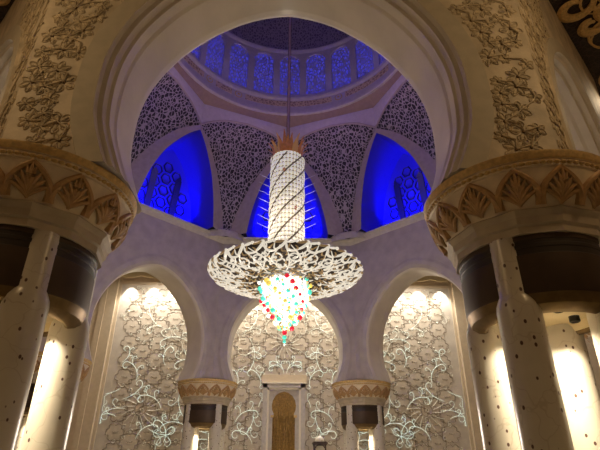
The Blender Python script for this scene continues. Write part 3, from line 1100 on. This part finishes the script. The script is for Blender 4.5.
def make_cluster():
    root = empty('column_cluster')
    # capital
    b = MB()
    b.lathe([(0.01, 8.6), (2.5, 8.6), (2.55, 8.57), (2.55, 8.50), (2.52, 8.46), (2.52, 8.42), (2.49, 8.38)], 'gold_rim', 72, flip=False)
    b.lathe([(2.49, 8.38), (2.44, 8.36), (2.44, 8.2), (2.40, 8.17)], 'capital', 72)
    b.lathe([(2.40, 8.17), (2.36, 8.0), (2.27, 7.75), (2.14, 7.5), (2.03, 7.33), (2.0, 7.28)], 'capital', 72)
    cap = b.build('capital', root, ang=40)
    bb = MB()
    for k in range(96):
        a = 2 * PI * k / 96
        a1 = 2 * PI * (k + 1) / 96
        c0 = [(2.44, 8.23), (2.50, 8.26), (2.51, 8.28), (2.50, 8.31), (2.44, 8.33)]
        rows_ = []
        for t in (0, .25, .5, .75, 1):
            am = a + (a1 - a) * t
            g = math.sin(PI * t) ** 0.5 if 0 < t < 1 else 0
            rows_.append([((2.44 + (r_ - 2.44) * g) * math.cos(am), (2.44 + (r_ - 2.44) * g) * math.sin(am), 8.28 + (z_ - 8.28) * (0.3 + 0.7 * g)) for r_, z_ in c0])
        bb.grid(rows_, 'gold_rim', flip=True)
    bb.build('bead_band', cap)
    nf = 14
    def bell(a0, u, h, off=0.0):      # u sideways metres, h 0..1 up the bell
        r_ = interp([(0, 2.02), (0.2, 2.11), (0.45, 2.24), (0.7, 2.33), (1.0, 2.40)], h) + off
        a = a0 + u / 2.25
        return (r_ * math.cos(a), r_ * math.sin(a), 7.32 + 0.84 * h)
    for k in range(nf):
        fb = MB()
        a0 = 2 * PI * (k + 0.5) / nf
        for j in range(-4, 5):
            n = 8
            tip_u = 0.078 * j + 0.014 * j * abs(j)
            tip_h = 0.93 - 0.12 * abs(j)
            pts, rad = [], []
            for q in range(n + 1):
                t = q / n
                pts.append(bell(a0, tip_u * t ** 1.5, 0.03 + tip_h * (t - 0.12 * abs(j) / 4 * t * t), 0.02 + 0.05 * math.sin(t * PI * 0.7)))
                rad.append(0.015 + 0.05 * math.sin(PI * (0.1 + 0.88 * t)))
            fb.tube(pts, rad, 'frond', 6)
        fb.build('palm_frond', cap)
        # pointed arch stems that frame the frond
        st = MB()
        for sg in (1, -1):
            pts = []
            for q in range(13):
                t = q / 12
                pts.append(bell(a0, sg * (0.49 * math.cos(PI / 2 * t ** 1.3)) , 0.02 + 0.97 * t, 0.03))
            st.tube(pts, [0.115 - 0.055 * q / 12 for q in range(13)], 'frond', 6)
        st.build('arch_stem', cap)
    # octagonal ledge and plain neck
    b = MB()
    octa([(1.9, 7.3), (2.0, 7.3), (2.02, 7.26), (1.99, 7.2), (1.93, 7.12), (1.9, 6.95), (1.84, 6.9), (1.84, 6.72), (0.3, 6.72)], 'neck', b)
    b.build('neck', root, ang=20)
    # bronze drum
    b = MB()
    b.lathe([(1.72, 6.74), (1.80, 6.72), (1.80, 6.60)], 'bronze', 72)
    b.lathe([(1.80, 6.60), (1.785, 6.58), (1.785, 6.50), (1.80, 6.48)], 'bronze_dark', 72)
    b.lathe([(1.80, 6.48), (1.80, 6.40), (1.785, 6.38), (1.785, 6.24), (1.80, 6.22)], 'bronze_dark', 72)
    b.lathe([(1.80, 6.22), (1.80, 5.32), (1.78, 5.28)], 'bronze', 72)
    b.lathe([(1.78, 5.28), (1.76, 5.25), (1.70, 5.05), (1.55, 4.93), (1.40, 4.90), (1.32, 4.93), (1.30, 5.0)], 'bronze_light', 72)
    b.build('bronze_drum', root, ang=30)
    b = MB()
    b.lathe([(1.32, 4.99), (1.28, 5.02), (1.22, 5.22), (0.5, 5.24), (0.01, 5.24)], 'cream', 48)
    b.build('light_well', root, ang=30)
    for k in range(4):
        a = R(90 * k)
        sp = MB()
        c = (0.85 * math.cos(a), 0.85 * math.sin(a))
        sp.lathe([(0.13, 5.22), (0.13, 5.08), (0.10, 5.06), (0.08, 5.14)], 'black', 16, c=c)
        so = sp.build('spotlight', root)
        le = MB()
        le.lathe([(0.08, 5.12), (0.001, 5.12)], 'lens', 12, c=c)
        le.build('lens', so)
    # four inlaid shafts
    for k in range(4):
        a = R(45 + 90 * k)
        s_ = MB()
        c = (1.52 * math.cos(a), 1.52 * math.sin(a))
        s_.lathe([(0.7, 0.0), (0.7, 0.35), (0.64, 0.42), (0.52, 0.5), (0.50, 0.6), (0.49, 4.98), (0.47, 5.12), (0.42, 5.24), (0.39, 5.32), (0.385, 6.72), (0.36, 6.73)], 'inlay', 40, c=c)
        s_.build('shaft', root, ang=40)
    return root


proto = make_cluster()
LAB = {22.5: 'slim distant column cluster glimpsed beyond the right pier', 67.5: 'distant column cluster right of the golden niche', 112.5: 'distant column cluster left of the golden niche',
       157.5: 'partly hidden column cluster beyond the left pier', 202.5: 'column cluster at the near left corner of the dome room', 247.5: 'large near column cluster at the left edge of the picture',
       292.5: 'large near column cluster at the right edge of the picture', 337.5: 'column cluster at the near right corner of the dome room'}
for k, deg in enumerate((22.5, 67.5, 112.5, 157.5, 202.5, 247.5, 292.5, 337.5)):
    o = proto if k == 0 else copy_tree(proto)
    o.location = (RP * math.cos(R(deg)), RP * math.sin(R(deg)), 0)
    o.rotation_euler = (0, 0, 0)
    if deg == 247.5:
        o.location.x -= 0.13
        o.rotation_euler = (0, 0, R(-4))
    tag(o, LAB[deg], 'column cluster', 'four-shaft column clusters round the dome room', kind='thing')
    for q in range(4):
        a = R(90 * q)
        p = Vector((RP * math.cos(R(deg)) + 0.55 * math.cos(a), RP * math.sin(R(deg)) + 0.55 * math.sin(a), 5.0))
        lamp('SPOT', 'pier_spot', p, 420, (1.0, 0.85, 0.6), 0.06, target=(p.x, p.y, 0), spot=120, blend=0.6)

# ------------------------------------------------------------------ chandelier
ch = empty('chandelier', (0, 0, 8.2))
tag(ch, 'huge crystal chandelier with beaded column, scroll dish and coloured glass globes', 'chandelier', kind='thing')
CH = Matrix.Translation((0, 0, -8.2))


def cb(b, name, parent, **k):
    b.v = [(x, y, z - 8.2) for x, y, z in b.v]
    return b.build(name, parent, **k)


b = MB()
b.tube([(0, 0, 21.4), (0, 0, 53)], 0.085, 'rod', 12)
b.tube([(0.1, 0, 22.5), (0.1, 0, 52.5)], 0.02, 'spiral', 6)
b.tube([(-0.1, 0, 22.5), (-0.1, 0, 52.5)], 0.02, 'spiral', 6)
cb(b, 'rod', ch)
# crown
b = MB()
b.lathe([(1.08, 20.88), (1.0, 21.0), (0.85, 21.15)], 'crystal_rope', 40, flip=True)
b.lathe([(0.85, 21.15), (0.001, 21.6)], 'crown', 40, flip=True)
cr = cb(b, 'crown', ch)
for k in range(14):
    for lay in range(2):
        lf = MB()
        a = 2 * PI * (k + lay * 0.5) / 14
        h = (1.55, 1.05)[lay] * (1 + 0.12 * math.sin(k * 2.1))
        out = (0.50, 0.66)[lay]
        pts = []
        for q in range(8):
            t = q / 7
            r = 0.80 + out * t ** 1.6 + 0.08 * math.sin(t * 6)
            pts.append((r * math.cos(a), r * math.sin(a), 20.95 + h * t))
        lf.tube(pts, [0.015 + 0.13 * math.sin(PI * (0.12 + 0.86 * q / 7)) for q in range(8)], 'crown' if (k + lay) % 3 else 'crown_gold', 6, flat=0.25, up=(math.cos(a), math.sin(a), 0))
        cb(lf, 'crown_leaf', cr)
# beaded column
b = MB()
NA, NZ = 120, 190
rows = []
for i in range(NZ + 1):
    z = 13.3 + 7.6 * i / NZ
    row = []
    for j in range(NA):
        a = 2 * PI * j / NA
        bead = 0.075 * abs(math.sin(NA / 8 * a + 0.0)) ** 0.7 * abs(math.sin(PI * i / 8.0)) ** 0.7
        hel = (a * 6 / (2 * PI) * 1.0 - z * 0.74) % 1.0
        grv = -0.08 if hel < 0.10 else 0.05 * math.sin(PI * (hel - 0.1) / 0.9)
        r = 1.07 + bead + grv
        row.append((r * math.cos(a), r * math.sin(a), z))
    rows.append(row)
b.grid(rows, 'crystal_rope', closed=True)
gi = b.mi('bead_gap_shade')
for i in range(NZ):
    for j in range(NA):
        if i % 8 in (0, 7) and (j % 4 != 2) or (j % 4 == 0 and i % 2):
            b.m[i * NA + j] = gi
colo = cb(b, 'beaded_column', ch, ang=80)
for k in range(6):
    s_ = MB()
    pts = []
    for q in range(40):
        z = 13.3 + 7.55 * q / 39
        a = 2 * PI * (z * 0.74 + 0.05 + k) / 6
        pts.append((1.10 * math.cos(a), 1.10 * math.sin(a), z))
    s_.tube(pts, 0.055, 'spiral', 5)
    cb(s_, 'spiral_band', ch)
for k, (a, z) in enumerate(((-100, 19.4), (-62, 16.6))):
    fl = MB()
    c = Vector((1.2 * math.cos(R(a)), 1.2 * math.sin(R(a)), z))
    for q in range(5):
        t = 2 * PI * q / 5
        fl.ball((c.x + 0.06 * math.cos(t), c.y, c.z + 0.09 * math.sin(t)), 0.05, 'crown', 6, 4)
    cb(fl, 'glass_flower', ch)
# glass sprays sticking out of the column
for sg in (0, 180, 60, 120, 240, 300):
    for k in range(7):
        sp = MB()
        z = 15.6 + k * 0.62
        a = R(sg)
        rise = 0.42
        sp.tube([((1.1 + 0.8 * t) * math.cos(a), (1.1 + 0.8 * t) * math.sin(a), z + rise * t) for t in (0, .5, 1)], [0.018, 0.02, 0.008], 'spray', 5)
        cb(sp, 'glass_spray', ch)
# dish basket
DP = [(1.15, 12.02), (1.8, 11.94), (2.6, 11.94), (3.4, 12.03), (4.0, 12.18), (4.4, 12.36), (4.56, 12.5)]


def dz(r):
    return interp(DP, r)


b = MB()
b.lathe([(0.01, 12.2)] + [(r, z + 0.16) for r, z in DP] + [(4.5, 12.68), (4.2, 12.75), (3.2, 12.85), (1.1, 13.4)], 'dish', 96)
cb(b, 'dish', ch, ang=60)
NS = 12
rnd = random.Random(11)


def dpt(r, phi, lift=0.0):
    r = min(max(r, 1.2), 4.78) * 0.978
    z = dz(r) if r <= 4.56 else 12.5 + (r - 4.56) * 1.5
    return (r * math.cos(phi), r * math.sin(phi), z - lift)


sec = MB()
W = 2 * PI / NS


def stroke(r0, p0, r1, p1, bend, w, m, n=8, curl=0.0):
    pts, rad = [], []
    for q in range(n + 1):
        t = q / n
        r = r0 + (r1 - r0) * t + bend * math.sin(PI * t) * 0.5
        p = p0 + (p1 - p0) * t + bend * math.sin(PI * t) / max(r, 1.5) * 0.9
        pts.append(dpt(r, p, 0.02 + 0.06 * math.sin(PI * t)))
        rad.append(w * (0.25 + 0.75 * math.sin(PI * (0.08 + 0.86 * t))))
    sec.tube(pts, rad, m, 5, flat=0.8)


def spiral(rc, pc, rad, a0, turns, w, m):
    pts, rr = [], []
    n = int(14 * abs(turns))
    for q in range(n + 1):
        t = q / n
        k = rad * (1 - 0.8 * t)
        a = a0 + turns * 2 * PI * t
        r = rc + k * math.cos(a)
        pts.append(dpt(r, pc + k * math.sin(a) / rc, 0.06))
        rr.append(w * (1 - 0.4 * t))
    sec.tube(pts, rr, m, 5)
    e = pts[-1]
    sec.ball(e, w * 1.5, m, 6, 4)


for sg in (1, -1):
    spiral(3.9, sg * W * 0.26, 0.46, 2.2 * sg, 1.1 * sg, 0.06, 'crystal')
    spiral(2.95, sg * W * 0.22, 0.34, -1.0 * sg, -1.0 * sg, 0.05, 'crystal')
    stroke(2.6, 0.0, 4.3, sg * W * 0.5, 0.25 * sg, 0.05, 'crystal', 14)
    stroke(3.1, sg * W * 0.5, 4.6, sg * W * 0.12, 0.2 * sg, 0.06, 'crystal', 10)
stroke(2.0, 0, 4.6, 0, 0.25, 0.05, 'crystal', 14)
for q in range(4):
    p = (q - 1.5) * W / 4
    sg = 1 if q % 2 else -1
    stroke(4.30, p - sg * W / 6, 4.74, p + sg * W / 9, 0.22 * sg, 0.095, 'crystal', 8)
    stroke(4.70, p - W / 8, 4.76, p + W / 8, 0.05, 0.09, 'crystal_gold' if q % 2 else 'crystal', 6)
    sec.ball(dpt(4.74, p + W / 8, 0.0), 0.10, 'crystal', 7, 5)
got = []
for i in range(1500):
    r = math.sqrt(rnd.uniform(1.5 ** 2, 4.6 ** 2))
    p = rnd.uniform(-W / 2, W / 2)
    if any(math.hypot(r - a_, (p - b_) * r) < 0.29 for a_, b_ in got):
        continue
    got.append((r, p))
    L = rnd.uniform(0.24, 0.40)
    a = rnd.uniform(0, 2 * PI)
    stroke(r - L / 2 * math.cos(a), p - L / 2 * math.sin(a) / r, r + L / 2 * math.cos(a), p + L / 2 * math.sin(a) / r, rnd.choice((-1, 1)) * rnd.uniform(0.08, 0.2), rnd.uniform(0.045, 0.065), 'crystal' if rnd.random() < 0.12 + 0.12 * r else 'crystal_gold', 6)
sec.v = [(x, y, z - 8.2) for x, y, z in sec.v]
s0 = sec.build('scroll_panel', ch, ang=60)
for k in range(1, NS):
    c = s0.copy()
    COL.objects.link(c)
    c.parent = ch
    c.rotation_euler = (0, 0, W * k)
# glass cluster below the dish
hot = MB()
rnd = random.Random(5)


def cone_r(z):
    return interp([(8.2, 0.04), (8.8, 0.12), (9.3, 0.42), (10.0, 0.90), (10.8, 1.20), (11.5, 1.32), (12.0, 1.38)], z)


hot.lathe([(1.0, 12.0), (0.9, 11.5), (0.75, 10.8), (0.45, 10.0), (0.15, 9.4), (0.03, 9.0)], 'crystal_hot', 24)
for i in range(760):
    z = 9.0 + 3.0 * rnd.random() ** 0.8
    a = rnd.uniform(0, 2 * PI)
    r = cone_r(z) * rnd.uniform(0.7, 1.12)
    hot.ball((r * math.cos(a), r * math.sin(a), z), rnd.uniform(0.04, 0.085), rnd.choice(('g_teal', 'g_yellow', 'crystal', 'g_white', 'crystal_gold', 'g_orange') if z < 10.2 else ('crystal_hot', 'g_white', 'g_white', 'g_teal', 'g_yellow', 'crystal', 'g_orange')), 6, 4)
for i in range(24):
    a = 2 * PI * i / 24
    r = 1.25
    hot.tube([(r * math.cos(a), r * math.sin(a), 12.0), (r * 1.12 * math.cos(a), r * 1.12 * math.sin(a), 10.9 - 0.3 * rnd.random())], [0.02, 0.03], 'g_white', 4)
ho = cb(hot, 'crystal_drops', ch)
ho['kind'] = 'stuff'
for i in range(96):
    gb = MB()
    z = 9.1 + 2.8 * ((i + 0.5) / 96) ** 0.75
    a = i * 2.39996
    r = cone_r(z) * rnd.uniform(0.98, 1.2) + 0.03
    c_ = ('red', 'white', 'teal', 'yellow', 'white', 'teal', 'orange', 'white', 'red', 'teal', 'white', 'yellow', 'teal')[(i * 5) % 13]
    gb.ball((r * math.cos(a), r * math.sin(a), z), rnd.uniform(0.10, 0.17), 'g_' + c_, 10, 6)
    g = cb(gb, 'glass_globe', ch)
    g['label'] = c_ + ' glass globe'
for z, c_, r in ((8.9, 'red', 0.15), (8.62, 'teal', 0.13), (8.38, 'teal', 0.10), (8.2, 'white', 0.05)):
    gb = MB()
    gb.ball((0, 0, z), r, 'g_' + c_, 10, 6)
    g = cb(gb, 'tip_globe', ch)
    g['label'] = c_ + ' glass globe at the tip'
